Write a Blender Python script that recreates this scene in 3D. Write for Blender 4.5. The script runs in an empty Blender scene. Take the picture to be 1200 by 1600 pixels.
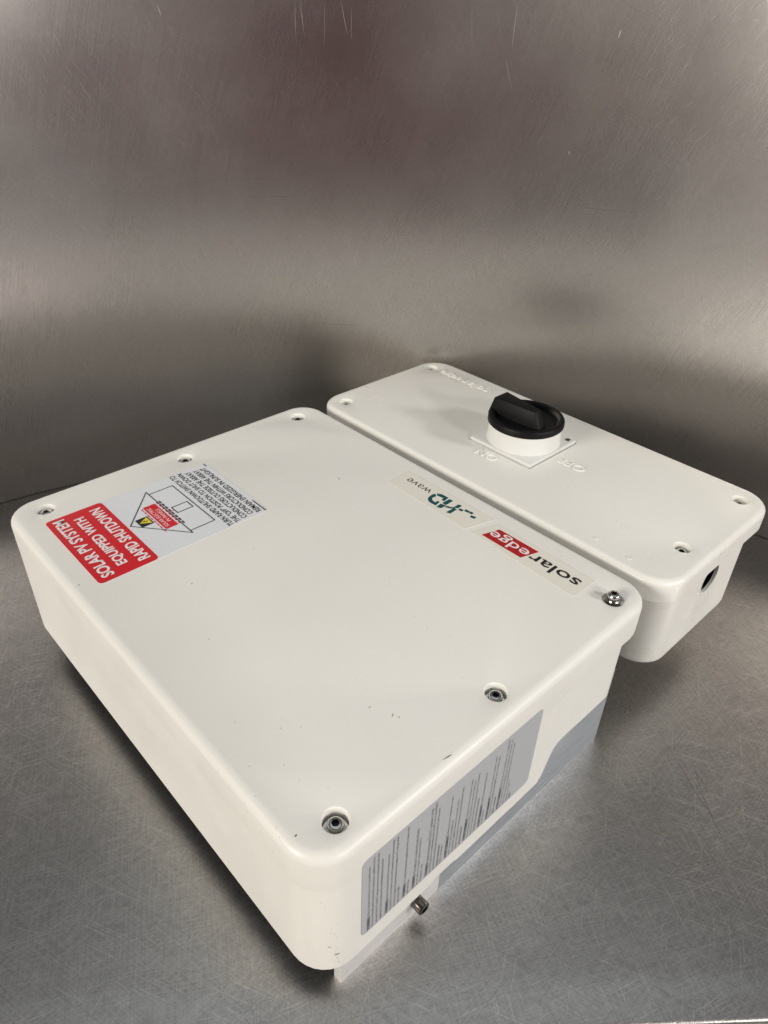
import bpy, bmesh, math, random
from mathutils import Vector, Matrix
from math import sin, cos, pi, radians
random.seed(7)
SC = bpy.context.scene
COL = SC.collection

# ------------------------------------------------------------------ units
# plan unit u: 250 u between the cover screws; one u is 0.927 mm.  z = -137 u is the table top
U = 0.000927
def W(x, y, z): return Vector((x * U, y * U, (z + 137.0) * U))

# ------------------------------------------------------------------ camera
cam_d = bpy.data.cameras.new('camera'); cam = bpy.data.objects.new('camera', cam_d); COL.objects.link(cam)
cam_d.sensor_fit = 'VERTICAL'; cam_d.sensor_height = 36.0; cam_d.sensor_width = 27.0
cam_d.lens = 1125.0 / 1600.0 * 36.0
cam_d.clip_start = 0.01; cam_d.clip_end = 100
Rr = ((0.733287, -0.679393, 0.026757), (-0.368791, -0.430491, -0.823815), (0.571212, 0.594225, -0.566227))
M = Matrix(((Rr[0][0], -Rr[1][0], -Rr[2][0]), (Rr[0][1], -Rr[1][1], -Rr[2][1]), (Rr[0][2], -Rr[1][2], -Rr[2][2]))).to_4x4()
M.translation = W(-130.134, -163.038, 329.150)
cam.matrix_world = M
SC.camera = cam

# ------------------------------------------------------------------ light
SC.view_settings.view_transform = 'Standard'; SC.view_settings.look = 'None'
SC.view_settings.exposure = 0.2; SC.view_settings.gamma = 1.0
world = bpy.data.worlds.new('World'); SC.world = world; world.use_nodes = True
bg = world.node_tree.nodes['Background']
bg.inputs[0].default_value = (0.93, 0.96, 1.0, 1); bg.inputs[1].default_value = 0.11

def area(name, loc, target, sx, sy, watts, col):
    d = bpy.data.lights.new(name, 'AREA'); d.shape = 'RECTANGLE'; d.size = sx; d.size_y = sy
    d.energy = watts; d.color = col
    o = bpy.data.objects.new(name, d); COL.objects.link(o)
    o.location = loc
    o.rotation_euler = (Vector(target) - Vector(loc)).to_track_quat('-Z', 'Y').to_euler()
    return o
TG = (0.2, 0.15, 0.05)
area('ceiling_lamp', (0.3, 0.2, 2.6), TG, 2.4, 2.0, 6.5, (0.90, 0.97, 1.0))
area('ceiling_lamp.001', (1.45, -2.7, 1.35), TG, 0.5, 0.4, 44, (1.0, 0.95, 0.89))
area('ceiling_lamp.002', (-0.05, -3.0, 1.30), TG, 0.40, 0.35, 30, (1.0, 0.96, 0.91))
area('ceiling_lamp.003', (-2.75, 0.40, 1.18), TG, 1.1, 0.8, 67, (1.0, 0.93, 0.83))

# ------------------------------------------------------------------ materials
def mat(name, col=(0.8, 0.8, 0.8), rough=0.4, metal=0.0, spec=0.5):
    m = bpy.data.materials.new(name); m.use_nodes = True
    b = m.node_tree.nodes['Principled BSDF']
    b.inputs['Base Color'].default_value = (*col, 1); b.inputs['Roughness'].default_value = rough
    b.inputs['Metallic'].default_value = metal; b.inputs['Specular IOR Level'].default_value = spec
    return m
class NT:
    def __init__(s, m): s.t = m.node_tree; s.b = s.t.nodes['Principled BSDF']
    def n(s, typ, **kw):
        x = s.t.nodes.new(typ)
        for k, v in kw.items(): setattr(x, k, v)
        return x
    def l(s, a, b): s.t.links.new(a, b)
    def math(s, op, a, b=None, clamp=False):
        x = s.n('ShaderNodeMath', operation=op, use_clamp=clamp)
        for i, v in enumerate((a, b)):
            if v is None: continue
            if isinstance(v, (int, float)): x.inputs[i].default_value = v
            else: s.l(v, x.inputs[i])
        return x.outputs[0]
    def rng(s, v, a, b, c, d):
        x = s.n('ShaderNodeMapRange'); s.l(v, x.inputs[0])
        for i, q in enumerate((a, b, c, d)): x.inputs[i + 1].default_value = q
        return x.outputs[0]
    def noise(s, vec, scale, detail=2.0, rough=0.5):
        x = s.n('ShaderNodeTexNoise'); s.l(vec, x.inputs['Vector'])
        x.inputs['Scale'].default_value = scale; x.inputs['Detail'].default_value = detail
        x.inputs['Roughness'].default_value = rough
        return x.outputs[0]
    def mapped(s, vec, ang, sx, sy, off=0.0):
        a = s.n('ShaderNodeMapping'); s.l(vec, a.inputs[0])
        a.inputs['Rotation'].default_value = (0, 0, ang); a.inputs['Location'].default_value = (off, off * 0.37, 0)
        b = s.n('ShaderNodeMapping'); s.l(a.outputs[0], b.inputs[0]); b.inputs['Scale'].default_value = (sx, sy, 1)
        return b.outputs[0]

def steel(name, brush_ang, col, rough, scratch, angs, brush=1.0, grain=0.3, amp=0.2, aniso=0.0):
    m = mat(name, col, rough, 1.0); t = NT(m)
    uv = t.n('ShaderNodeUVMap'); uv.uv_map = 'UVMap'; vec = uv.outputs[0]
    # directional brushing, very fine
    br = t.noise(t.mapped(vec, brush_ang, 14, 1500), 1.0, 2.0, 0.6)
    br2 = t.noise(t.mapped(vec, brush_ang + 0.12, 40, 900, 3.1), 1.0, 1.0)
    gr = t.noise(t.mapped(vec, 0.0, 1100, 1100, 2.2), 1.0, 1.0)
    h = t.math('ADD', t.math('MULTIPLY', t.math('ADD', br, br2), 0.35 * brush), t.math('MULTIPLY', gr, grain))
    tot = None
    for i, (a, ln, dn, th) in enumerate(angs):
        nz = t.noise(t.mapped(vec, a, ln, dn, 1.7 * i + 0.3), 1.0, 0.0)
        s_ = t.rng(nz, th, th + 0.05, 0.0, 1.0)
        tot = s_ if tot is None else t.math('MAXIMUM', tot, s_)
    h2 = t.math('SUBTRACT', h, t.math('MULTIPLY', tot, scratch))
    bp = t.n('ShaderNodeBump'); bp.inputs['Strength'].default_value = 0.5; bp.inputs['Distance'].default_value = 0.00012
    t.l(h2, bp.inputs['Height']); t.l(bp.outputs[0], t.b.inputs['Normal'])
    big = t.noise(vec, 5.0, 3.0)
    r = t.math('ADD', t.rng(big, 0.3, 0.7, rough - 0.03, rough + 0.04), t.math('MULTIPLY', br, 0.06))
    t.l(r, t.b.inputs['Roughness'])
    # polishing strokes worn into the metal: value grain along several directions, plus the scratches themselves
    g = None
    for q, (da, ln, dn) in enumerate(((0.0, 26, 1000), (0.75, 40, 850), (-0.6, 34, 900), (1.5, 60, 700))):
        z_ = t.noise(t.mapped(vec, brush_ang + da, ln, dn, 4.1 * q + 1.3), 1.0, 1.0)
        g = z_ if g is None else t.math('ADD', g, z_)
    gv = t.rng(g, 1.55, 2.45, 1.0 - amp, 1.0 + amp)
    gv = t.math('ADD', gv, t.math('MULTIPLY', tot, 1.6 * amp))
    hs_ = t.n('ShaderNodeVectorMath', operation='SCALE'); hs_.inputs[0].default_value = col; t.l(gv, hs_.inputs['Scale'])
    t.l(hs_.outputs[0], t.b.inputs['Base Color'])
    if aniso: t.b.inputs['Anisotropic'].default_value = aniso
    return m

def painted(name, col, rough, peel=0.06, dirt=0.4):
    m = mat(name, col, rough); t = NT(m)
    tc = t.n('ShaderNodeTexCoord'); v = tc.outputs['Object']
    pe = t.noise(v, 900, 2.0)
    bp = t.n('ShaderNodeBump'); bp.inputs['Strength'].default_value = peel; bp.inputs['Distance'].default_value = 0.0003
    t.l(pe, bp.inputs['Height']); t.l(bp.outputs[0], t.b.inputs['Normal'])
    # grime specks and faint handling marks
    sp = t.rng(t.noise(v, 420, 0.0), 0.81, 0.85, 0, 1)
    clus = t.rng(t.noise(v, 14, 2.0), 0.50, 0.66, 0, 1)
    sm = t.rng(t.noise(v, 18, 2.0, 0.5), 0.4, 0.9, 0, 0.04)
    f = t.math('ADD', t.math('MULTIPLY', t.math('MULTIPLY', sp, clus), dirt), sm, clamp=True)
    mx = t.n('ShaderNodeMix', data_type='RGBA'); mx.inputs[6].default_value = (*col, 1)
    mx.inputs[7].default_value = (col[0] * 0.42, col[1] * 0.39, col[2] * 0.33, 1)
    t.l(f, mx.inputs[0]); t.l(mx.outputs[2], t.b.inputs['Base Color'])
    t.l(t.rng(t.noise(v, 30, 3.0), 0.3, 0.7, rough - 0.04, rough + 0.06), t.b.inputs['Roughness'])
    return m

def brushed_alu(name, col, rough, metal):
    m = mat(name, col, rough, metal); t = NT(m)
    tc = t.n('ShaderNodeTexCoord'); mp = t.n('ShaderNodeMapping'); t.l(tc.outputs['Object'], mp.inputs[0])
    mp.inputs['Scale'].default_value = (35, 35, 1300)
    nz = t.noise(mp.outputs[0], 1.0, 2.0)
    bp = t.n('ShaderNodeBump'); bp.inputs['Strength'].default_value = 0.9; bp.inputs['Distance'].default_value = 0.0002
    t.l(nz, bp.inputs['Height']); t.l(bp.outputs[0], t.b.inputs['Normal'])
    sv = t.n('ShaderNodeVectorMath', operation='SCALE'); sv.inputs[0].default_value = col
    t.l(t.rng(nz, 0.3, 0.7, 0.82, 1.12), sv.inputs['Scale']); t.l(sv.outputs[0], t.b.inputs['Base Color'])
    return m

angs_t = [(0.35, 24, 1500, 0.71), (-0.5, 20, 1400, 0.73), (1.1, 22, 1500, 0.72), (2.2, 24, 1600, 0.72)]
angs_w = [(1.15, 22, 1100, 0.74), (1.9, 20, 1000, 0.745)]
M_TABLE = steel('table_steel', 0.55, (0.41, 0.395, 0.382), 0.30, 0.22, angs_t, 0.8, 0.35, 0.17)
M_WALL = steel('wall_steel', 1.25, (0.515, 0.492, 0.472), 0.25, 0.10, angs_w, 0.55, 0.22, 0.07)
M_FLOOR = painted('floor_vinyl', (0.62, 0.59, 0.52), 0.6)
M_SHELL = painted('shell_paint', (0.83, 0.827, 0.788), 0.40, 0.11)
M_LID = painted('switch_paint', (0.83, 0.825, 0.78), 0.30, 0.03, 0.0)
M_PLATE = painted('switch_plastic', (0.73, 0.74, 0.72), 0.4, 0.02, 0.0)
M_BLACK = mat('black_plastic', (0.003, 0.003, 0.0035), 0.5, 0.0, 0.2)
M_ALU = brushed_alu('aluminium', (0.66, 0.71, 0.77), 0.5, 0.95)
M_ALUB = brushed_alu('glare_aluminium', (0.96, 0.96, 0.96), 0.45, 0.5)  # paler, less metallic aluminium: glare on the flange end put into the colour
M_SCREW = mat('stainless_screw', (0.62, 0.61, 0.59), 0.16, 1.0)
M_DARKMETAL = mat('bolt_metal', (0.17, 0.16, 0.145), 0.25, 1.0)
M_SOCKET = mat('socket_dark', (0.02, 0.02, 0.02), 0.5)
M_HOLE = mat('hole_dark', (0.004, 0.004, 0.004), 0.8)
M_PITGREY = mat('pit_floor_grey', (0.10, 0.095, 0.085), 0.5)  # dark grey floors of the screw pits and the switch plate seat
M_RED = mat('label_red', (0.66, 0.004, 0.014), 0.35)
M_DRED = mat('logo_red', (0.45, 0.006, 0.01), 0.35)
M_WHITE = mat('label_white', (0.82, 0.83, 0.84), 0.35)
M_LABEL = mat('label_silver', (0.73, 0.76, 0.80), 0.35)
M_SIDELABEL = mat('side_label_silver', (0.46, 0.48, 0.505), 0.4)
M_CREAM = mat('logo_sticker', (0.80, 0.785, 0.705), 0.25)
M_INK = mat('ink_black', (0.012, 0.012, 0.013), 0.4)
M_INKGREY = mat('ink_grey', (0.05, 0.052, 0.058), 0.4)
M_INKFINE = mat('ink_fine', (0.085, 0.088, 0.095), 0.4)
M_TEAL = mat('ink_teal', (0.0, 0.075, 0.095), 0.4)
M_YEL = mat('ink_yellow', (0.75, 0.60, 0.03), 0.4)
M_SCUFF = mat('scuff', (0.09, 0.085, 0.08), 0.6)

# ------------------------------------------------------------------ object helpers
WM = {}
def tag(o, label=None, cat=None, group=None, kind=None):
    if label: o['label'] = label
    if cat: o['category'] = cat
    if group: o['group'] = group
    if kind: o['kind'] = kind
    return o
def place(o, mw, parent=None):
    COL.objects.link(o)
    WM[o.name] = mw.copy()
    if parent:
        o.parent = parent; o.matrix_parent_inverse = Matrix.Identity(4)
        o.matrix_basis = WM[parent.name].inverted() @ mw
    else: o.matrix_basis = mw
    return o
def from_bm(name, bm, material, parent=None, smooth=False, sharp=35.0, center=True):
    """bm holds world coordinates; the origin goes to the middle of the bottom"""
    c = Vector((0, 0, 0))
    if center and bm.verts:
        xs = [v.co.x for v in bm.verts]; ys = [v.co.y for v in bm.verts]; zs = [v.co.z for v in bm.verts]
        c = Vector(((min(xs) + max(xs)) / 2, (min(ys) + max(ys)) / 2, min(zs)))
        for v in bm.verts: v.co -= c
    me = bpy.data.meshes.new(name); bm.to_mesh(me); bm.free()
    mats = material if isinstance(material, (list, tuple)) else [material]
    for q in mats: me.materials.append(q)
    if smooth:
        for p in me.polygons: p.use_smooth = True
        me.set_sharp_from_angle(angle=radians(sharp))
    return place(bpy.data.objects.new(name, me), Matrix.Translation(c), parent)
def from_mesh_shared(name, me, mw, parent): return place(bpy.data.objects.new(name, me), mw, parent)

def outline(x0, x1, y0, y1, r, rr=None, ne=24, nc=8):
    """closed counter-clockwise rounded rectangle starting on the -y edge; the same point count for every call"""
    P = []; rr = r if rr is None else rr
    def edge(ax, ay, bx, by, n):
        for i in range(n): P.append((ax + (bx - ax) * i / n, ay + (by - ay) * i / n))
    def arc(cx, cy, a0, n, q):
        for i in range(n): a = a0 + (pi / 2) * i / n; P.append((cx + q * cos(a), cy + q * sin(a)))
    edge(x0 + r, y0, x1 - rr, y0, ne * 3); arc(x1 - rr, y0 + rr, -pi / 2, nc, rr)
    edge(x1, y0 + rr, x1, y1 - rr, ne); arc(x1 - rr, y1 - rr, 0, nc, rr)
    edge(x1 - rr, y1, x0 + r, y1, ne * 3); arc(x0 + r, y1 - r, pi / 2, nc, r)
    edge(x0, y1 - r, x0, y0 + r, ne); arc(x0 + r, y0 + r, pi, nc, r)
    return P
def ring(bm, pts): return [bm.verts.new(W(*p)) for p in pts]
def skin(bm, A, B, mi=0):
    n = len(A)
    for i in range(n):
        f = bm.faces.new((A[i], B[i], B[(i + 1) % n], A[(i + 1) % n])); f.material_index = mi
def cap_with_holes(bm, outer, holes):
    es = []
    for L in [outer] + holes:
        for i in range(len(L)):
            e = bm.edges.get((L[i], L[(i + 1) % len(L)])) or bm.edges.new((L[i], L[(i + 1) % len(L)]))
            es.append(e)
    r = bmesh.ops.triangle_fill(bm, use_beauty=True, use_dissolve=False, edges=es, normal=(0, 0, 1))
    for f in r['geom']:
        if isinstance(f, bmesh.types.BMFace):
            f.normal_update()
            if f.normal.z < 0: f.normal_flip()
def pit(bm, cx, cy, z, rad, depth, floor_mi, n=32):
    prof = [(rad + 0.9, 0.0), (rad + 0.45, -0.15), (rad + 0.12, -0.55), (rad, -1.2), (rad - 0.15, -depth)]
    rings = []
    for r, dz in prof:
        rings.append(ring(bm, [(cx + r * cos(2 * pi * i / n), cy + r * sin(2 * pi * i / n), z + dz) for i in range(n)]))
    for a, b in zip(rings, rings[1:]): skin(bm, a, b)
    for f in bm.faces: pass
    fl = bm.faces.new(rings[-1]); fl.material_index = floor_mi
    return rings[0]
def fix_normals(bm):
    bmesh.ops.recalc_face_normals(bm, faces=bm.faces[:])
def sstep(a, b, x):
    t = min(1.0, max(0.0, (x - a) / (b - a))); return t * t * (3 - 2 * t)

def box_bm(bm, x0, x1, y0, y1, z0, z1, bev=0.0):
    b2 = bmesh.new()
    vs = [b2.verts.new((x, y, z)) for x in (x0, x1) for y in (y0, y1) for z in (z0, z1)]
    for q in ((0, 1, 3, 2), (4, 6, 7, 5), (0, 4, 5, 1), (2, 3, 7, 6), (0, 2, 6, 4), (1, 5, 7, 3)): b2.faces.new([vs[i] for i in q])
    bmesh.ops.recalc_face_normals(b2, faces=b2.faces[:])
    if bev: bmesh.ops.bevel(b2, geom=b2.edges[:], offset=bev, segments=2, affect='EDGES', profile=0.6)
    mp = {v: bm.verts.new(W(*v.co)) for v in b2.verts}
    for f in b2.faces: bm.faces.new([mp[v] for v in f.verts])
    b2.free()
def lathe(bm, prof, cx, cy, n=48, mi=0):
    rs = [ring(bm, [(cx + r * cos(2 * pi * i / n), cy + r * sin(2 * pi * i / n), z) for i in range(n)]) for r, z in prof]
    for a, b in zip(rs, rs[1:]): skin(bm, a, b, mi)
    return rs
def prism(bm, pts, z0, z1, mi=0):
    a = ring(bm, [(x, y, z0) for x, y in pts]); b = ring(bm, [(x, y, z1) for x, y in pts])
    skin(bm, a, b, mi)
    bm.faces.new(b).material_index = mi; bm.faces.new(list(reversed(a))).material_index = mi

# ================================================================== SETTING
# back wall: one stainless sheet bowed round the back of the table
RHO = 697.0; OC = (-65.0, -70.0)
def wall_curve(off, d0, d1, n):
    """points (x, y, nx, ny, arc length) round the bow, moved inward by off"""
    out = []
    for k in range(n + 1):
        a = radians(d0 + (d1 - d0) * k / n); q = RHO - off
        out.append((OC[0] + q * cos(a), OC[1] + q * sin(a), cos(a), sin(a), RHO * a))
    return out

def uv_sheet(name, rows, uvs, material, kind, smooth=True):
    bm = bmesh.new(); lay = bm.loops.layers.uv.new('UVMap')
    V = [[bm.verts.new(W(*p)) for p in r] for r in rows]
    ux = {}
    for r, ur in zip(V, uvs):
        for v, q in zip(r, ur): ux[v] = q
    for i in range(len(V) - 1):
        for j in range(len(V[0]) - 1):
            f = bm.faces.new((V[i][j], V[i + 1][j], V[i + 1][j + 1], V[i][j + 1]))
            for lp in f.loops: lp[lay].uv = ux[lp.vert]
    return bm

# table top: flat sheet running under the wall, down-turned front edge
bm = bmesh.new(); lay = bm.loops.layers.uv.new('UVMap')
uvd = {}; back_edge = []
for x, y, nx, ny, s_ in wall_curve(-9.0, -34, 133, 120):
    v = bm.verts.new(W(x, y, -137)); back_edge.append(v); uvd[v] = (x * U, y * U)
fd = Vector((90.6, -77.2)).normalized(); fp = Vector((69.9, -114.6))
fn = Vector((fd.y, -fd.x))                        # away from the table
def fr(sv, o, z):
    q = fp + fd * sv + fn * o; v = bm.verts.new(W(q.x, q.y, z)); uvd[v] = (q.x * U, q.y * U); return v
s0, s1 = 660.0, -690.0
prof = [(0.0, -137.0), (1.6, -137.5), (2.6, -139.0), (3.0, -141.5), (3.0, -175.0), (-12.0, -175.0)]
fA = [fr(s0, o, z) for o, z in prof]; fB = [fr(s1, o, z) for o, z in prof]
for i in range(len(prof) - 1): bm.faces.new((fA[i], fA[i + 1], fB[i + 1], fB[i]))
bm.faces.new(back_edge + [fB[0], fA[0]])
fix_normals(bm)
for f in bm.faces:
    f.normal_update()
    for lp in f.loops: lp[lay].uv = uvd[lp.vert]
top_n = [f for f in bm.faces if len(f.verts) > 20][0]
if top_n.normal.z < 0: bmesh.ops.reverse_faces(bm, faces=bm.faces[:])
table = from_bm('tabletop', bm, M_TABLE, smooth=True, sharp=40, center=False)
tag(table, 'scratched brushed stainless steel table top curving up to the wall', None, None, 'structure')

wz = [-136.7, -136.4] + [-100 + 72 * k for k in range(9)]
wc = wall_curve(0.0, -14, 102, 120)
bm = uv_sheet('wall', [[(x + 5 * nx, y + 5 * ny, wz[0]) for x, y, nx, ny, s in wc]] + [[(x, y, z) for x, y, nx, ny, s in wc] for z in wz[1:]],
              [[(s * U, z * U) for _, _, _, _, s in wc] for z in wz], M_WALL, 'structure')
for f in bm.faces: f.normal_update()
wall = from_bm('wall', bm, M_WALL, smooth=True, sharp=40, center=False)
tag(wall, 'bent sheet of brushed stainless steel standing behind the table', None, None, 'structure')

bm = bmesh.new()
vs = [bm.verts.new((x, y, -0.90)) for x, y in ((-4, -4), (4, -4), (4, 4), (-4, 4))]; bm.faces.new(vs)
floor = from_bm('floor', bm, M_FLOOR, center=False); tag(floor, 'pale cream floor beyond the table edge', None, None, 'structure')

# ================================================================== INVERTER
root = bpy.data.objects.new('solar_inverter', None); root.empty_display_size = 0.05
place(root, Matrix.Translation(W(200, 180, -137)))
tag(root, 'cream white solar inverter with attached switch box and black rotary knob, lying on steel', 'inverter')

PITS = [(0, 0), (124.2, 0.2), (250, 0), (0, 360.5), (124.4, 360.4), (250, 360.5)]
def cover_mesh():
    bm = bmesh.new()
    X0, X1, Y0, Y1, R, F = -27.0, 279.0, -17.5, 383.0, 24.0, 6.4
    rings = []
    for k in range(9):
        a = k / 8 * pi / 2; ins = F * (1 - sin(a)); z = -F * (1 - cos(a))
        rings.append(ring(bm, [(x, y, z) for x, y in outline(X0 + ins, X1 - ins, Y0 + ins, Y1 - ins, R - ins)]))
    for z in (-16.0, -27.0):
        rings.append(ring(bm, [(x, y, z) for x, y in outline(X0, X1, Y0, Y1, R)]))
    rings.append(ring(bm, [(x, y, -28.0) for x, y in outline(X0 + .1, X1 - 1.0, Y0 + .1, Y1 - .1, R)]))
    low = outline(X0 + .1, 262.0, Y0 + .1, Y1 - .1, R, 15.0)
    def rec(x, y, z):
        k = sstep(168, 196, x) * 2.3
        if y < 20: y += k * (1 if y < 0 else 0)
        if y > 340: y -= k
        return (x, y, z)
    def zb(x, y):
        z = -111.0 + 24.5 * sstep(166, 183, x)
        if y < 0 and 62 < x < 82: z += 2.0
        return z
    for t in (0.0, 0.04, 0.2, 0.4, 0.6, 0.8, 0.95, 1.0):
        rings.append(ring(bm, [rec(x, y, -29.5 + (zb(x, y) + 29.5) * t) for x, y in low]))
    inn = outline(X0 + 2.2, 260.0, Y0 + 2.2, Y1 - 2.2, R - 2, 13.0)
    rings.append(ring(bm, [rec(x, y, zb(a, b) - 0.2) for (x, y), (a, b) in zip(inn, low)]))
    rings.append(ring(bm, [rec(x, y, zb(a, b) + 1.5) for (x, y), (a, b) in zip(outline(X0 + 2.8, 259.4, Y0 + 2.8, Y1 - 2.8, R - 2.6, 13.0), low)]))
    rings.append(ring(bm, [(x, y, -50.0) for x, y in outline(X0 + 4, 258.0, Y0 + 4, Y1 - 4, R - 4, 12.0)]))
    for a, b in zip(rings, rings[1:]): skin(bm, a, b)
    bm.faces.new(rings[-1])
    holes = [pit(bm, x, y, 0.0, 7.0, 9.0, 1) for x, y in PITS]
    cap_with_holes(bm, rings[0], holes)
    fix_normals(bm)
    return bm
cover = from_bm('cover', cover_mesh(), [M_SHELL, M_PITGREY], root, smooth=True, sharp=38)
tag(cover, 'cream white rounded cover of the larger box')

# ---- screws: socket cap heads; lathe profile in u, origin at the head's underside
def screw_mesh():
    bm = bmesh.new()
    prof = [(4.3, 0), (4.5, 0.4), (4.5, 2.6), (4.2, 3.6), (3.6, 4.2), (2.7, 4.4)]
    n = 36; rs = []
    for r, z in prof: rs.append([bm.verts.new((r * cos(2 * pi * i / n) * U, r * sin(2 * pi * i / n) * U, z * U)) for i in range(n)])
    hexr = 2.3
    def hx(i):
        a = 2 * pi * i / n; s = pi / 3; q = (a % s) - s / 2
        r = hexr * cos(s / 2) / cos(q); return (r * cos(a), r * sin(a))
    rs.append([bm.verts.new((hx(i)[0] * U, hx(i)[1] * U, 4.4 * U)) for i in range(n)])
    rs.append([bm.verts.new((hx(i)[0] * U, hx(i)[1] * U, 2.0 * U)) for i in range(n)])
    for a, b in zip(rs, rs[1:]):
        mi = 1 if b is rs[-1] else 0
        for i in range(n): bm.faces.new((a[i], a[(i + 1) % n], b[(i + 1) % n], b[i])).material_index = mi
    bm.faces.new(rs[-1]).material_index = 1
    fl = [bm.verts.new((6.4 * cos(2 * pi * i / n) * U, 6.4 * sin(2 * pi * i / n) * U, 0.02 * U)) for i in range(n)]   # washer
    for i in range(n): bm.faces.new((fl[i], fl[(i + 1) % n], rs[0][(i + 1) % n], rs[0][i]))
    fix_normals(bm)
    me = bpy.data.meshes.new('screw'); bm.to_mesh(me); bm.free()
    me.materials.append(M_SCREW); me.materials.append(M_SOCKET)
    for p in me.polygons: p.use_smooth = True
    me.set_sharp_from_angle(angle=radians(40))
    return me
SM = screw_mesh()
for i, (x, y) in enumerate(PITS):
    z = {2: 1.2}.get(i, -6.6)
    mw = Matrix.Translation(W(x, y, z)) @ Matrix.Rotation(0.4 + 1.3 * i, 4, 'Z')
    if i == 2: mw = mw @ Matrix.Rotation(radians(4), 4, 'X')
    s = from_mesh_shared('screw', SM, mw, root)
    if i == 2:
        tag(s, 'screw standing proud of the cover beside the logo sticker')
        bm = bmesh.new(); lathe(bm, [(2.5, -9.0), (2.5, 1.5)], x, y, 20); fix_normals(bm)
        from_bm('shank', bm, M_SCREW, s, smooth=True)

# ---- heat sink: U-shaped aluminium base whose flanges stand on the table
bm = bmesh.new()
box_bm(bm, 72.2, 253.5, -14.3, -8.3, -137, -60, 0.5)
box_bm(bm, -10, 253.5, 374, 380, -137, -60, 0.5)
box_bm(bm, -6, 250, -8.0, 373.7, -78, -60.5, 0.5)
hs = from_bm('heat_sink', bm, M_ALU, root, smooth=True, sharp=30)
tag(hs, 'bare aluminium heat sink flange under the white cover')
bm = bmesh.new(); box_bm(bm, -10, 72.0, -14.6, -8.3, -137, -60, 0.5)  # front end of the same flange, split off to carry the painted glare
tag(from_bm('glare_flange_end', bm, M_ALUB, root, smooth=True, sharp=30), 'aluminium flange end at the front corner, its glare painted as a paler metal')
bm = bmesh.new(); n = 28
prof = [(0.0, -13.9), (4.0, -13.9), (4.4, -14.3), (4.4, -21.9), (4.0, -22.5), (3.0, -22.7), (2.4, -22.7), (2.4, -20.3), (0.0, -20.3)]
rs = [ring(bm, [(50.5 + r * cos(2 * pi * i / n), y, -121.5 + r * sin(2 * pi * i / n)) for i in range(n)]) for r, y in prof]
for a, b in zip(rs, rs[1:]): skin(bm, a, b)
bmesh.ops.remove_doubles(bm, verts=bm.verts[:], dist=1e-7); fix_normals(bm)
from_bm('bolt', bm, M_DARKMETAL, root, smooth=True, sharp=40)
bm = bmesh.new(); box_bm(bm, 240, 330, 120, 240, -99, -80, 1.0)
from_bm('mounting_bracket', bm, M_ALU, root)

# ================================================================== SWITCH BOX
ZF = -3.0
SP = [(348.3, -0.6), (449.4, 0.3), (313.4, 360.7), (446.6, 365.8)]
def switch_cover():
    bm = bmesh.new()
    X0, X1, Y0, Y1, R, F = 291.0, 472.5, -22.0, 383.0, 27.0, 5.4
    rings = []
    for k in range(9):
        a = k / 8 * pi / 2; ins = F * (1 - sin(a)); z = ZF - F * (1 - cos(a))
        rings.append(ring(bm, [(x, y, z) for x, y in outline(X0 + ins, X1 - ins, Y0 + ins, Y1 - ins, R - ins)]))
    rings.append(ring(bm, [(x, y, ZF - 14) for x, y in outline(X0, X1, Y0, Y1, R)]))
    rings.append(ring(bm, [(x, y, ZF - 19) for x, y in outline(X0, X1, Y0, Y1, R)]))
    rings.append(ring(bm, [(x, y, ZF - 19.7) for x, y in outline(X0 + 1, X1 - 1, Y0 + 1, Y1 - 1, R)]))
    rings.append(ring(bm, [(x, y, ZF - 19.7) for x, y in outline(X0 + 20, X1 - 32, Y0 + 4, Y1 - 14, 18)]))
    for a, b in zip(rings, rings[1:]): skin(bm, a, b)
    bm.faces.new(rings[-1])
    holes = [pit(bm, x, y, ZF, 6.6, 9.0, 1) for x, y in SP]
    cx, cy, h = 388, 187, 36.8                                   # seat of the switch plate
    sq = [(cx - h, cy - h), (cx + h, cy - h), (cx + h, cy + h), (cx - h, cy + h)]
    a = ring(bm, [(x, y, ZF) for x, y in sq]); b = ring(bm, [(x, y, ZF - 3) for x, y in sq])
    skin(bm, a, b); bm.faces.new(b).material_index = 1
    cap_with_holes(bm, rings[0], holes + [a])
    fix_normals(bm)
    return bm
sc_o = from_bm('switch_cover', switch_cover(), [M_LID, M_PITGREY], root, smooth=True, sharp=38)
tag(sc_o, 'cream white lid of the narrower switch box')
for i, (x, y) in enumerate(SP):
    from_mesh_shared('screw', SM, Matrix.Translation(W(x, y, ZF - 8.0)) @ Matrix.Rotation(0.9 * i, 4, 'Z'), root)

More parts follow.
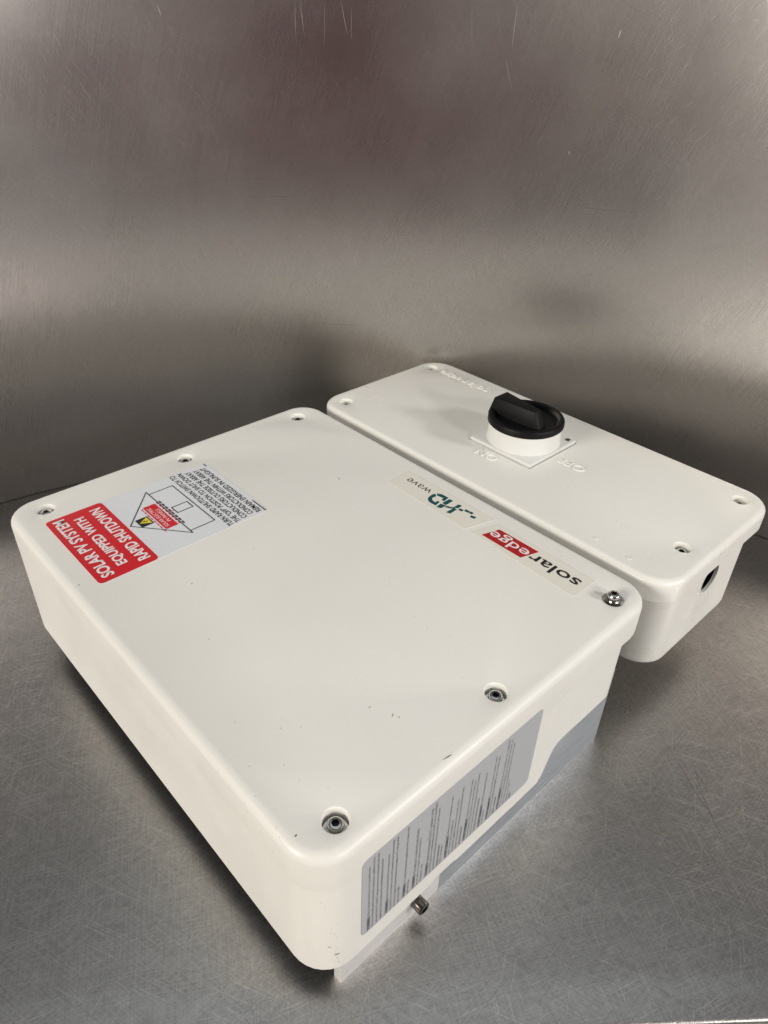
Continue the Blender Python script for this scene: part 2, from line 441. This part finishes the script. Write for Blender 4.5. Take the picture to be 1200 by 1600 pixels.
def switch_body():
    bm = bmesh.new()
    hx, hz, hr, n = 373.5, -36.0, 13.0, 40
    rings = []
    for z, ins in ((ZF - 19.2, 0), (-92, 0), (-94.5, 0.5), (-96.3, 1.8), (-97.0, 4.0)):
        rings.append(ring(bm, [(x, y, z) for x, y in outline(303 + ins, 450 - ins, -19.5 + ins, 376 - ins, 24)]))
    for a, b in zip(rings[1:], rings[2:]): skin(bm, a, b)
    A, B = rings[0], rings[1]; ns = 72
    for i in range(ns, len(A)):
        bm.faces.new((A[i], B[i], B[(i + 1) % len(A)], A[(i + 1) % len(A)]))
    hole = ring(bm, [(hx + hr * cos(2 * pi * i / n), -19.5, hz + hr * sin(2 * pi * i / n)) for i in range(n)])
    sq = 13.4
    def sqp(i):
        a = 2 * pi * (i + 0.0) / n; c, d = cos(a), sin(a); m_ = max(abs(c), abs(d)); return (hx + sq * c / m_, -19.5, hz + sq * d / m_)
    frame = ring(bm, [sqp(i) for i in range(n)]); skin(bm, frame, hole)
    zt_, zb_ = ZF - 19.2, -92.0
    for xa, xb, za, zc in ((327, hx - sq, zb_, zt_), (hx + sq, 427, zb_, zt_), (hx - sq, hx + sq, zb_, hz - sq), (hx - sq, hx + sq, hz + sq, zt_)):
        bm.faces.new(ring(bm, [(xa, -19.5, za), (xb, -19.5, za), (xb, -19.5, zc), (xa, -19.5, zc)]))
    inner = ring(bm, [(hx + hr * cos(2 * pi * i / n), -17.4, hz + hr * sin(2 * pi * i / n)) for i in range(n)])
    skin(bm, hole, inner)
    bm.faces.new(rings[-1]); bm.faces.new(rings[0])
    fix_normals(bm)
    for f in bm.faces:
        c = f.calc_center_median()
        if abs(c.y - (-19.5 * U)) < 1e-7 and f.normal.y > 0: f.normal_flip()
    return bm, (hx, hz, hr)
b3, (hx, hz, hr) = switch_body()
body = from_bm('switch_housing', b3, M_LID, root, smooth=True, sharp=30)
tag(body, 'cream white lower half of the switch box with a round knockout hole')
n = 40; bm = bmesh.new()                              # dark cavity behind the thin wall
rs = [ring(bm, [(hx + r * cos(2 * pi * i / n), y, hz + r * sin(2 * pi * i / n)) for i in range(n)]) for r, y in ((hr, -17.39), (hr + 7, -17.0), (hr + 7, 8.0))]
for a, b in zip(rs, rs[1:]): skin(bm, a, b)
bm.faces.new(rs[-1]); fix_normals(bm); from_bm('knockout_opening', bm, M_HOLE, body)
bm = bmesh.new()
rs = [ring(bm, [(hx + r * cos(2 * pi * i / n), y, hz + r * sin(2 * pi * i / n)) for i in range(n)]) for r, y in ((hr + .02, -19.4), (hr + .05, -20.0), (hr + .9, -20.0), (hr + 1.3, -19.45))]
for a, b in zip(rs, rs[1:]): skin(bm, a, b)
fix_normals(bm); from_bm('knockout_rim', bm, M_LID, body, smooth=True)
# faint moulded ring of a second knockout
bm = bmesh.new()
rs = [ring(bm, [(352 + r * cos(2 * pi * i / n), y, -63 + r * sin(2 * pi * i / n)) for i in range(n)]) for r, y in ((4.6, -19.45), (4.3, -19.65), (3.9, -19.65), (3.6, -19.45))]
for a, b in zip(rs, rs[1:]): skin(bm, a, b)
fix_normals(bm); from_bm('moulding_mark', bm, M_LID, body, smooth=True)

# ---- rotary switch
KX, KY = 388.0, 187.0
bm = bmesh.new()
box_bm(bm, KX - 35.6, KX + 35.6, KY - 35.6, KY + 35.6, ZF - 2.5, 0.2, 0.7)
plate = from_bm('switch_plate', bm, M_PLATE, root, smooth=True, sharp=30)
tag(plate, 'square white plate under the rotary knob')
bm = bmesh.new()
lathe(bm, [(35.2, 0.3), (35.0, 1.0), (34.2, 8), (33.8, 17.5), (33.0, 18.2), (20, 18.2)], KX, KY, 64); fix_normals(bm)
from_bm('collar', bm, M_PLATE, plate, smooth=True, sharp=35)
bm = bmesh.new()
rs = lathe(bm, [(30, 17.6), (35.0, 17.8), (35.8, 18.6), (35.8, 22.6), (35.0, 24.2), (33.4, 24.8), (31.0, 24.6), (29.6, 23.2), (28.6, 20.6), (10, 20.2)], KX, KY, 72)
bm.faces.new(rs[-1]); bm.faces.new(rs[0]); fix_normals(bm)
knob = from_bm('rotary_knob', bm, M_BLACK, root, smooth=True, sharp=35)
tag(knob, 'black round rotary knob with a raised grip bar')
# grip bar: wide at the rim, narrow past the centre, sloping nose
bm = bmesh.new()
gx = 384.5
base = [(gx - 12.5, 221), (gx - 6.5, 165), (gx + 6.5, 165), (gx + 12.5, 221)]
top = [(gx - 9.5, 217), (gx - 4.2, 173.5), (gx + 4.2, 173.5), (gx + 9.5, 217)]
A = ring(bm, [(x, y, 19.5) for x, y in base]); B = ring(bm, [(x, y, 36.5 if y > 200 else 35.5) for x, y in top])
skin(bm, A, B); bm.faces.new(B); bm.faces.new(A); fix_normals(bm)
bmesh.ops.bevel(bm, geom=bm.edges[:], offset=1.1 * U, segments=3, affect='EDGES', profile=0.5)
from_bm('grip', bm, M_BLACK, knob, smooth=True, sharp=45)
# small moulded clip on the plate corner
bm = bmesh.new(); box_bm(bm, KX + 28.5, KX + 32.5, KY - 32, KY - 28.5, 0.1, 1.0, 0.2)
from_bm('clip', bm, M_INKGREY, plate)

# ================================================================== LETTERING
def text_bm(strings):
    """strings: (text, origin(3, u), right(3), up(3), width u or None, height u, bold, skew).  One bmesh in world coordinates"""
    out = bmesh.new()
    objs = []
    for s in strings:
        cu = bpy.data.curves.new('t', 'FONT'); cu.body = s[0]; cu.fill_mode = 'FRONT'; cu.resolution_u = s[8] if len(s) > 8 else 3
        cu.offset = s[6]; cu.space_character = 1.0
        o = bpy.data.objects.new('t', cu); COL.objects.link(o); objs.append(o)
    bpy.context.view_layer.update()
    dg = bpy.context.evaluated_depsgraph_get()
    for o, s in zip(objs, strings):
        me = bpy.data.meshes.new_from_object(o.evaluated_get(dg))
        if len(me.vertices):
            xs = [v.co.x for v in me.vertices]; ys = [v.co.y for v in me.vertices]
            x0, x1, y0, y1 = min(xs), max(xs), min(ys), max(ys)
            ky = s[5] / 0.73 if s[4] is None else s[5] / (y1 - y0)
            kx = ky * 0.9 if s[4] is None else s[4] / (x1 - x0)
            if s[4] is None: y0 = 0.0
            og, rt, up = Vector(s[1]), Vector(s[2]), Vector(s[3])
            vm = []
            for v in me.vertices:
                a = (v.co.x - x0) * kx; b = (v.co.y - y0) * ky
                q = og + rt * (a + s[7] * b) + up * b
                vm.append(out.verts.new(W(*q)))
            for p in me.polygons:
                try: out.faces.new([vm[i] for i in p.vertices])
                except ValueError: pass
        bpy.data.meshes.remove(me); cu = o.data; bpy.data.objects.remove(o); bpy.data.curves.remove(cu)
    return out
RX, UX = (0, 1, 0), (-1, 0, 0)                     # lettering on the lids reads along +y, tops towards -x
def lid_sticker(name, corners, r, z, m, parent, label=None, th=0.22):
    bm = bmesh.new()
    pts = []
    n = len(corners)
    for i in range(n):
        p, a, b = Vector(corners[i]), Vector(corners[i - 1]), Vector(corners[(i + 1) % n])
        u, v = (a - p).normalized(), (b - p).normalized()
        for k in range(6):
            t = k / 5.0; q = (p + u * r) * (1 - t) ** 2 + p * 2 * t * (1 - t) + (p + v * r) * t * t; pts.append((q.x, q.y))
    prism(bm, pts, z + 0.02, z + th); fix_normals(bm)
    o = from_bm(name, bm, m, parent)
    if label: tag(o, label)
    return o
def flat_poly(bm, pts, z):
    f = bm.faces.new(ring(bm, [(x, y, z) for x, y in pts])); f.normal_update()
    if f.normal.z < 0: f.normal_flip()
def flat_lines(bm, segs, w, z):
    for (ax, ay), (bx, by) in segs:
        d = Vector((bx - ax, by - ay)).normalized(); nn = Vector((-d.y, d.x)) * w / 2; e = d * w / 2
        flat_poly(bm, [(ax - e.x + nn.x, ay - e.y + nn.y), (ax - e.x - nn.x, ay - e.y - nn.y), (bx + e.x - nn.x, by + e.y - nn.y), (bx + e.x + nn.x, by + e.y + nn.y)], z)

# ---- rapid shutdown label
lab = lid_sticker('shutdown_label', [(-8.2, 245.0), (133.5, 245.0), (133.5, 341.3), (-8.2, 341.3)], 4, 0, M_LABEL, root,
                  'red and silver rapid shutdown label on the cover')
o = lid_sticker('red_band', [(-8.2, 245.0), (37.2, 245.0), (37.2, 341.3), (-8.2, 341.3)], 4, 0.22, M_RED, lab, None, 0.12)
zt = 0.42
bm = text_bm([('SOLAR PV SYSTEM', (5.4, 249.5, zt), RX, UX, 88, 9.4, 0.03, 0),
              ('EQUIPPED WITH', (19.6, 256.0, zt), RX, UX, 75, 9.4, 0.03, 0),
              ('RAPID SHUTDOWN', (33.6, 251.0, zt), RX, UX, 84, 9.4, 0.03, 0)])
from_bm('lettering', bm, M_WHITE, lab)
bm = text_bm([('TURN RAPID SHUTDOWN SWITCH TO', (102.0, 245.9, zt), RX, UX, 94, 4.9, 0.008, 0),
              ('THE "OFF" POSITION TO SHUT DOWN', (108.7, 246.6, zt), RX, UX, 92.5, 4.9, 0.008, 0),
              ('CONDUCTORS OUTSIDE THE ARRAY', (115.4, 248.0, zt), RX, UX, 89, 4.9, 0.008, 0),
              ('CONDUCTORS WITHIN THE ARRAY', (122.1, 249.5, zt), RX, UX, 86, 4.9, 0.008, 0),
              ('REMAIN ENERGIZED IN SUNLIGHT', (128.8, 248.0, zt), RX, UX, 87, 4.9, 0.008, 0)])
b2 = bm
flat_lines(b2, [((39.6, 295.0), (71.5, 331.0)), ((71.5, 331.0), (71.5, 257.0)), ((71.5, 257.0), (39.6, 295.0)),
                ((72, 326.5), (93, 326.5)), ((93, 326.5), (93, 260.5)), ((93, 260.5), (72, 260.5)),
                ((76.3, 297.6), (90, 297.6)), ((90, 297.6), (90, 288.2)), ((90, 288.2), (76.3, 288.2)), ((76.3, 288.2), (76.3, 297.6))], 0.75, zt)
for k in range(8): flat_lines(b2, [((73.2, 312 - k * 5.2), (73.2, 309.4 - k * 5.2))], 1.3, zt)
flat_lines(b2, [((131.2, 246), (131.2, 264)), ((131.2, 336), (131.2, 340))], 0.9, zt)
flat_poly(b2, [(45.6, 299.4), (55.6, 299.4), (55.6, 287.6), (45.6, 287.6)], zt)
from_bm('print_black', b2, M_INK, lab)
bm = bmesh.new()
flat_poly(bm, [(58.4, 311.5), (68.8, 311.5), (68.8, 274.0), (58.4, 274.0)], zt)
for k in range(8):
    flat_lines(bm, [((70.6, 312 - k * 5.0), (70.6, 309.6 - k * 5.0)), ((56.8, 310 - k * 5.0), (56.8, 307.0 - k * 5.0))], 0.8, zt)
flat_lines(bm, [((71, 293), (76, 293))], 0.5, zt + .02)
from_bm('print_red', bm, M_RED, lab)
bm = text_bm([('SOLAR ELECTRIC', (63.0, 276.5, zt + .06), RX, UX, 32, 3.2, 0.0, 0), ('PV PANELS', (67.6, 282.0, zt + .06), RX, UX, 21, 3.2, 0.0, 0)])
from_bm('panel_lettering', bm, M_WHITE, lab)
bm = bmesh.new()
flat_poly(bm, [(46.6, 293.5), (54.6, 298.6), (54.6, 288.4)], zt + .05)
from_bm('hazard_triangle', bm, M_YEL, lab)
bm = bmesh.new()
flat_poly(bm, [(48.6, 293.9), (51.4, 294.9), (51.0, 293.3), (53.4, 293.5), (51.2, 291.9), (51.6, 293.0)], zt + .1)
from_bm('hazard_bolt', bm, M_INK, lab)

# ---- solaredge sticker
se = lid_sticker('logo_sticker', [(231.2, 19.6), (257.4, 19.6), (259.6, 111.0), (234.6, 117.8)], 2.2, 0, M_CREAM, root, 'clear parallelogram sticker lettered solar edge')
zt = 0.28
bm = bmesh.new()
flat_poly(bm, [(238.2, 110.0), (254.2, 105.2), (254.2, 67.0), (238.2, 72.0)], zt)
from_bm('logo_block', bm, M_DRED, se)
bm = text_bm([('solar', (250.3, 25.4, zt + .04), RX, UX, 43.5, 11.0, 0.012, -0.0)])
from_bm('lettering', bm, M_INK, se)
bm = text_bm([('edge', (253.0, 70.8, zt + .04), RX, UX, 36.5, 13.0, 0.006, 0.0)])
from_bm('block_lettering', bm, M_WHITE, se)
# ---- HD wave sticker
hd = lid_sticker('wave_sticker', [(233.6, 123.6), (261.6, 116.4), (263.0, 214.4), (235.4, 212.6)], 2.6, 0, M_CREAM, root, 'clear sticker lettered HD wave in teal and grey')
bm = text_bm([('wave', (255.0, 178.2, zt), RX, UX, 27.5, 5.6, -0.004, 0)])
from_bm('lettering', bm, M_INKGREY, hd)
bm = bmesh.new()
def hdp(pts): flat_poly(bm, pts, zt)
for poly in (
[(253.0, 173.9), (249.8, 174.8), (245.0, 174.0), (242.3, 172.5), (240.3, 169.5), (239.9, 165.2), (240.4, 161.4), (246.8, 163.0), (246.6, 165.1), (243.5, 164.9), (243.8, 168.4), (245.0, 170.2), (247.2, 171.2), (250.7, 170.7)],
[(254.3, 173.2), (256.5, 170.0), (256.8, 162.4), (250.0, 161.2), (250.0, 164.1), (253.1, 164.8), (252.0, 171.1)],
[(245.4, 160.6), (246.8, 155.5), (240.5, 156.0), (239.3, 159.7)],
[(255.9, 160.5), (256.5, 156.9), (249.8, 156.3), (246.9, 156.6), (247.1, 160.5)],
[(246.8, 155.2), (248.3, 151.5), (250.7, 148.5), (248.9, 148.0), (246.2, 150.6), (244.3, 155.1)],
[(255.7, 150.3), (256.7, 147.0), (251.3, 146.5), (249.6, 150.0)],
[(248.1, 149.1), (250.1, 146.2), (240.8, 145.6), (239.6, 149.3)],
[(252.3, 145.6), (253.1, 141.9), (250.2, 141.4), (249.6, 145.0)],
[(254.9, 141.6), (255.5, 137.4), (252.6, 136.7), (252.2, 140.8)],
[(255.5, 137.1), (256.0, 133.8), (253.1, 133.4), (252.7, 136.3)],
[(251.9, 132.9), (253.1, 128.4), (250.0, 127.9), (249.2, 132.1)],
):
    hdp(poly)
from_bm('logo_print', bm, M_TEAL, hd)

# ---- moulded lettering on the switch lid
def emboss(strings, name, h):
    bm = text_bm(strings)
    bmesh.ops.remove_doubles(bm, verts=bm.verts[:], dist=1e-7)
    for f in bm.faces:
        f.normal_update()
        if f.normal.z < 0: f.normal_flip()
    r = bmesh.ops.extrude_face_region(bm, geom=bm.faces[:])
    for v in [g for g in r['geom'] if isinstance(g, bmesh.types.BMVert)]: v.co.z += h * U
    fix_normals(bm)
    return bm
bm = emboss([('ON', (346.0, 180.5, ZF - .1), RX, UX, 22.5, 10.5, 0.0, 0)], 'on', 0.9)
from_bm('moulded_on', bm, M_LID, sc_o)
bm = emboss([('OFF', (391.6, 116.0, ZF - .1), RX, UX, 27.0, 10.0, 0.0, 0)], 'off', 0.9)
from_bm('moulded_off', bm, M_LID, sc_o)
bm = emboss([('solar', (453.0, 281.5, ZF - .1), RX, UX, 37.0, 11.0, 0.006, 0), ('edge', (455.0, 320.0, ZF - .1), RX, UX, 32.0, 12.0, 0.004, 0)], 'brand', 0.8)
flat = [((440.5, 354.5), (440.5, 321)), ((440.5, 354.5), (456, 351)), ((456, 351), (456, 318)), ((456, 318), (440.5, 321))]
flat_lines(bm, flat, 1.0, ZF + 0.5)
from_bm('moulded_logo', bm, M_LID, sc_o)

# ---- warning label on the side
bm = bmesh.new()
YS = -17.55
def srect(x0, x1, z0, z1, r):
    P = []
    for cx, cz, a0 in ((x1 - r, z0 + r, -90), (x1 - r, z1 - r, 0), (x0 + r, z1 - r, 90), (x0 + r, z0 + r, 180)):
        for k in range(6): a = radians(a0 + 18 * k); P.append((cx + r * cos(a), cz + r * sin(a)))
    return P
P_ = srect(2.6, 152.6, -95.0, -20.0, 4.0)
a = ring(bm, [(x, YS + .1, z) for x, z in P_]); b = ring(bm, [(x, YS - .15, z) for x, z in P_])
skin(bm, a, b); bm.faces.new(b); fix_normals(bm)
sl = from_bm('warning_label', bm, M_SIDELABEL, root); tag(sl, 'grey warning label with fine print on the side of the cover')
blocks = [('WARNING:', ['Risk of electric shock, do not open this unit', 'No user serviceable parts inside. Refer servicing to qualified service', 'personnel. Both AC and DC voltage sources are terminated inside this', 'equipment. Each circuit must be individually disconnected']),
          ('WARNING:', ['Risk of electric shock from energy stored', 'in capacitor. Do not remove cover until 5 minutes after disconnecting', 'all sources of supply. The photovoltaic array supplies a DC voltage when', 'exposed to light']),
          ('WARNING:', ['For continued protection against risk of fire, replace only', 'with same type']),
          ('WARNING:', ['Hot surfaces. To reduce the risk of burns', 'do not touch. Use copper conductors rated for', '90 degrees C only']),
          ('WARNING:', ['Electric shock hazard. The DC conductors of this', 'photovoltaic system are normally ungrounded but will become intermittently', 'grounded without indication when the inverter performs the', 'isolation measurement', 'before connecting']),
          ('AVERTISSEMENT:', ['Risque de choc electrique, ne pas', 'ouvrir. Aucune piece reparable par', 'un technicien qualifie. Tension de source AC et DC', 'chaque circuit doit etre deconnecte individuellement avant', 'toute intervention']),
          ('AVERTISSEMENT:', ['Risque de choc electrique a cause', 'de condensateur. Ne pas retirer le couvercle avant que', 'toutes les sources soient deconnectees depuis cinq minutes', 'a la lumiere fournit une tension']),
          ('AVERTISSEMENT:', ['Surfaces chaudes. Risque de', 'ne pas toucher']),
          ('AVERTISSEMENT:', ['Pour une protection continue contre', 'le risque de feu, remplacer les fusibles par le meme type', 'calibre seulement']),
          ('AVERTISSEMENT:', ['Risque de choc electrique. Les conducteurs', 'DC de ce systeme photovoltaique sont normalement sans mise a la', 'terre mais seront par intermittence relies a la terre sans', 'indication lorsque le', 'mesure'])]
T = []; x = 9.0; RZ, UXs = (0, 0, 1), (-1, 0, 0); yt = YS - .21
for hname, lines in blocks:
    hl = 14.5 if hname.startswith('W') else 25.0
    for i, tx in enumerate(lines):
        if i == 0:
            T.append((hname, (x, yt, -93.5), RZ, UXs, hl, 2.5, 0.04, 0, 2))
            T.append((tx, (x, yt, -93.5 + hl + 1.6), RZ, UXs, min(1.08 * len(tx), 69 - hl), 2.35, 0.004, 0, 1))
        else: T.append((tx, (x, yt, -93.5), RZ, UXs, min(1.08 * len(tx), 70.5), 2.35, 0.004, 0, 1))
        x += 3.05
    x += 1.6
print('label text ends at', x)
bm = text_bm(T); from_bm('fine_print', bm, M_INKFINE, sl)

# ---- scuffs, drawn as thin irregular flakes of grime
def scuff(cx, cy, lx, ly, ang, z=0.0, parent=cover):
    bm = bmesh.new(); pts = []
    for k in range(9):
        a = 2 * pi * k / 9; q = random.uniform(0.6, 1.1)
        x, y = lx * cos(a) * q, ly * sin(a) * q
        pts.append((cx + x * cos(ang) - y * sin(ang), cy + x * sin(ang) + y * cos(ang)))
    prism(bm, pts, z + 0.01, z + 0.06); fix_normals(bm)
    from_bm('scuff', bm, M_SCUFF, parent)
for a in ((69, -11.9, 4.2, 0.35, -0.15), (66, 28.5, 1.6, 0.25, 0.6), (68, 25, 0.8, 0.25, 1.2), (60, 41.5, 1.1, 0.25, 0.3), (207, 245, 1.9, 0.35, 1.2),
          (-19, 254.5, 0.9, 0.35, 0.3), (-19.5, 6.5, 0.9, 0.5, 0.2), (95, 210, 0.7, 0.2, 1.0), (40, 205, 0.9, 0.3, 0.2), (150, 120, 0.4, 0.3, 0), (20, 150, 0.4, 0.25, 1)):
    scuff(*a)
for a in ((306.5, 50.7, 2.2, 0.9, 0.8), (304.1, 19.6, 1.8, 0.7, 0.9)):
    bm = bmesh.new(); lathe(bm, [(2.4, ZF - .05), (1.9, ZF + .35), (1.2, ZF + .4), (.7, ZF + .1)], a[0], a[1], 18); fix_normals(bm)
    from_bm('moulding_mark', bm, M_LID, sc_o, smooth=True)

def corner_scuff(deg, z, w, h):
    """grime on the rounded front corner of the cover"""
    bm = bmesh.new(); a0 = radians(deg); pts = []
    for k in range(9):
        t = 2 * pi * k / 9; q = random.uniform(0.55, 1.1); aa = a0 + w * cos(t) * q / 24.0
        pts.append((-3 + 24.05 * cos(aa), 6.5 + 24.05 * sin(aa), z + h * sin(t) * q))
    bm.faces.new(ring(bm, pts)); fix_normals(bm)
    o = from_bm('scuff', bm, M_SCUFF_LIGHT, cover)
M_SCUFF_LIGHT = mat('scuff_grey', (0.34, 0.32, 0.29), 0.6)
for a in ((236, -85, 1.0, 0.8), (246, -95, 1.9, 0.8), (245, -88, .35, .4), (244, -91, .4, .4), (246, -99, .25, 1.1), (248, -104, .3, 1.0), (243, -72, .3, .3), (240, -66, .3, .3), (247, -62, .3, .3),
          (228, -38, .35, .35), (232, -43, .3, .3), (246, -76, .25, .5), (238, -70, .35, .25)): corner_scuff(*a)

# ================================================================== SCRATCHES on the steel, real hairline flakes
CP = Vector(W(-130.134, -163.038, 329.150))
def pix_dir(px, py):
    a, b = (px - 600.0) / 1125.0, (py - 800.0) / 1125.0
    return Vector([Rr[0][i] * a + Rr[1][i] * b + Rr[2][i] for i in range(3)])
def on_table(px, py):
    d = pix_dir(px, py); q = CP + d * (-CP.z / d.z); return q + Vector((0, 0, 0.00003)), Vector((0, 0, 1))
def on_wall(px, py):
    d = pix_dir(px, py); c = W(OC[0], OC[1], -137); ox, oy = CP.x - c.x, CP.y - c.y; rr = (RHO - 0.06) * U
    A = d.x ** 2 + d.y ** 2; B = 2 * (ox * d.x + oy * d.y); C_ = ox * ox + oy * oy - rr * rr
    q = CP + d * ((-B + math.sqrt(B * B - 4 * A * C_)) / (2 * A)); nn = Vector((c.x - q.x, c.y - q.y, 0)).normalized(); return q, nn
def hairline(bm, f, x0, y0, x1, y1, w, bow=0.0, mi=0, n=6):
    P = []
    for k in range(n + 1):
        t = k / n; ox, oy = -(y1 - y0), (x1 - x0); e = bow * 4 * t * (1 - t)
        P.append(f(x0 + (x1 - x0) * t + ox * e, y0 + (y1 - y0) * t + oy * e))
    L = []
    for k, (q, nn) in enumerate(P):
        d = (P[min(k + 1, n)][0] - P[max(k - 1, 0)][0]).normalized(); s_ = d.cross(nn) * (w * U * 0.5 * math.sin(pi * (0.06 + 0.88 * k / n)))
        L.append((bm.verts.new(q + s_), bm.verts.new(q - s_)))
    for a, b in zip(L, L[1:]): bm.faces.new((a[0], b[0], b[1], a[1])).material_index = mi
M_HAIR = mat('scratch_bright', (0.56, 0.545, 0.53), 0.42, 1.0)
M_HAIRD = mat('scratch_dark', (0.22, 0.21, 0.20), 0.5, 1.0)
bm = bmesh.new()
rnd = random.Random(3)
def burst(n, xa, xb, ya, yb, m0, sd, l0, l1, w0, w1, mi):
    for _ in range(n):
        x, y = rnd.uniform(xa, xb), rnd.uniform(ya, yb); a = math.atan(rnd.gauss(m0, sd)); l = rnd.uniform(l0, l1) * rnd.uniform(.4, 1)
        hairline(bm, on_table, x, y, x + l * cos(a), y + l * sin(a), rnd.uniform(w0, w1) * 0.62, rnd.uniform(-.018, .018), mi)
burst(120, 0, 330, 1240, 1600, 0.28, 0.22, 25, 120, .10, .26, 0)
burst(60, 200, 520, 1420, 1600, 0.65, 0.3, 25, 90, .10, .24, 0)
burst(130, 640, 1200, 1330, 1590, -0.42, 0.2, 25, 120, .10, .28, 0)
burst(40, 900, 1200, 1100, 1400, -0.35, 0.4, 20, 70, .10, .2, 0)
burst(40, 0, 500, 1200, 1600, -1.5, 2.0, 30, 130, .12, .26, 1)
burst(70, 560, 1200, 1180, 1590, 1.3, 1.2, 30, 130, .12, .26, 1)
burst(40, 560, 1200, 1180, 1590, -1.3, 1.2, 30, 110, .12, .26, 1)
for h in ((971, 1392, 1045, 1372, .3, 0), (1050, 1368, 1130, 1345, .4, 0), (1040, 1500, 1105, 1475, .35, 0), (930, 1560, 985, 1528, .4, 0), (1080, 1583, 1130, 1550, .5, 0), (1060, 1190, 1135, 1300, .35, 1), (1080, 1180, 1140, 1330, .4, 1), (40, 1378, 110, 1392, .3, 0), (0, 1440, 95, 1462, .35, 0), (370, 1490, 440, 1540, .3, 0)):
    hairline(bm, on_table, *h[:4], h[4], .04, h[5])
sc = from_bm('scratches', bm, [M_HAIR, M_HAIRD], table, center=False); sc['kind'] = 'stuff'
bm = bmesh.new()
for h in ((461, 0, 463, 66, .35, 0), (469, 0, 476, 56, .45, 0), (508, 0, 507, 70, .3, 0), (533, 0, 543, 54, .45, 0), (550, 10, 549, 62, .3, 0), (810, 2, 800, 78, .5, 0), (790, 88, 800, 140, .35, 0), (738, 10, 738, 80, .25, 0),
          (246, 8, 252, 26, .7, 0), (971, 46, 966, 60, 1.0, 0), (888, 235, 890, 242, .8, 0), (573, 566, 576, 570, 1.6, 0),
          (294, 284, 440, 280, .8, 1), (385, 308, 460, 306, .6, 1), (898, 322, 1000, 333, .7, 1), (920, 145, 980, 108, .5, 1), (945, 160, 965, 140, .5, 1), (505, 506, 560, 508, .5, 1)):
    hairline(bm, on_wall, *h[:4], h[4], .01, h[5])
def wburst(n, xa, xb, ya, yb, m0, sd, l0, l1, mi):
    for _ in range(n):
        x, y = rnd.uniform(xa, xb), rnd.uniform(ya, yb); a = math.atan(rnd.gauss(m0, sd)); l = rnd.uniform(l0, l1)
        hairline(bm, on_wall, x, y, x + l * cos(a), y + l * sin(a), rnd.uniform(.07, .15), 0.0, mi)
wburst(90, -20, 330, 20, 300, 1.5, 0.25, 15, 60, 0)
wburst(40, 250, 600, 100, 330, 2.0, 0.4, 15, 50, 0)
wburst(40, 1000, 1190, 0, 250, -1.0, 0.3, 10, 35, 0)
sc = from_bm('scratches', bm, [M_HAIR, M_HAIRD], wall, center=False); sc['kind'] = 'stuff'

# ================================================================== PERSON mirrored, blurred, in the upper wall
def person():
    hd_ = Vector((0.693, 0.721, 0)); rt = Vector((0.733, -0.679, 0))
    base = W(-130, -163, -137) - hd_ * 0.34; base.z = 0
    def P(r, f, z): return base + rt * r + hd_ * f + Vector((0, 0, z))
    V = [(P(0, 0, .05), .15, .11), (P(0, .02, .22), .15, .11), (P(0, .03, .42), .17, .12), (P(0, .03, .54), .09, .07), (P(0, .05, .60), .055, .055), (P(0, .08, .68), .075, .09), (P(0, .08, .78), .075, .09), (P(0, .07, .84), .04, .05)]
    E = [(i, i + 1) for i in range(7)]
    for s in (-1, 1):
        k = len(V)
        V += [(P(.17 * s, .02, .48), .07, .07), (P(.24 * s, .05, .24), .05, .05), (P(.16 * s, .30, .30), .035, .035), (P(.13 * s, .37, .33), .03, .02)]
        E += [(2, k), (k, k + 1), (k + 1, k + 2), (k + 2, k + 3)]
        k = len(V)
        V += [(P(.10 * s, 0, -.05), .10, .10), (P(.11 * s, .02, -.45), .065, .065), (P(.11 * s, -.02, -.82), .045, .045), (P(.11 * s, .10, -.865), .045, .03)]
        E += [(0, k), (k, k + 1), (k + 1, k + 2), (k + 2, k + 3)]
    me = bpy.data.meshes.new('person'); me.from_pydata([v[0] for v in V], E, []); me.update()
    o = bpy.data.objects.new('tmp_person', me); COL.objects.link(o)
    md = o.modifiers.new('s', 'SKIN'); o.modifiers.new('d', 'SUBSURF').levels = 2
    for sv, v in zip(me.skin_vertices[0].data, V): sv.radius = (v[1], v[2])
    me.skin_vertices[0].data[0].use_root = True
    dg = bpy.context.evaluated_depsgraph_get(); m2 = bpy.data.meshes.new_from_object(o.evaluated_get(dg))
    b = bmesh.new(); b.from_mesh(m2); bpy.data.objects.remove(o)
    shirt = mat('maroon_cloth', (0.27, 0.06, 0.09), 0.9); skin_m = mat('skin', (0.45, 0.27, 0.20), 0.5); tr = mat('trousers', (0.03, 0.03, 0.04), 0.9)
    for f in b.faces:
        c = f.calc_center_median(); d = c - base
        if c.z > .56: f.material_index = 1
        elif c.z < .06: f.material_index = 2
        elif d.dot(hd_) > .31: f.material_index = 1
    p = from_bm('person', b, [shirt, skin_m, tr], None, smooth=True, sharp=180)
    tag(p, 'person in a maroon top, mirrored as a dark red blur in the steel wall', 'person')
person()
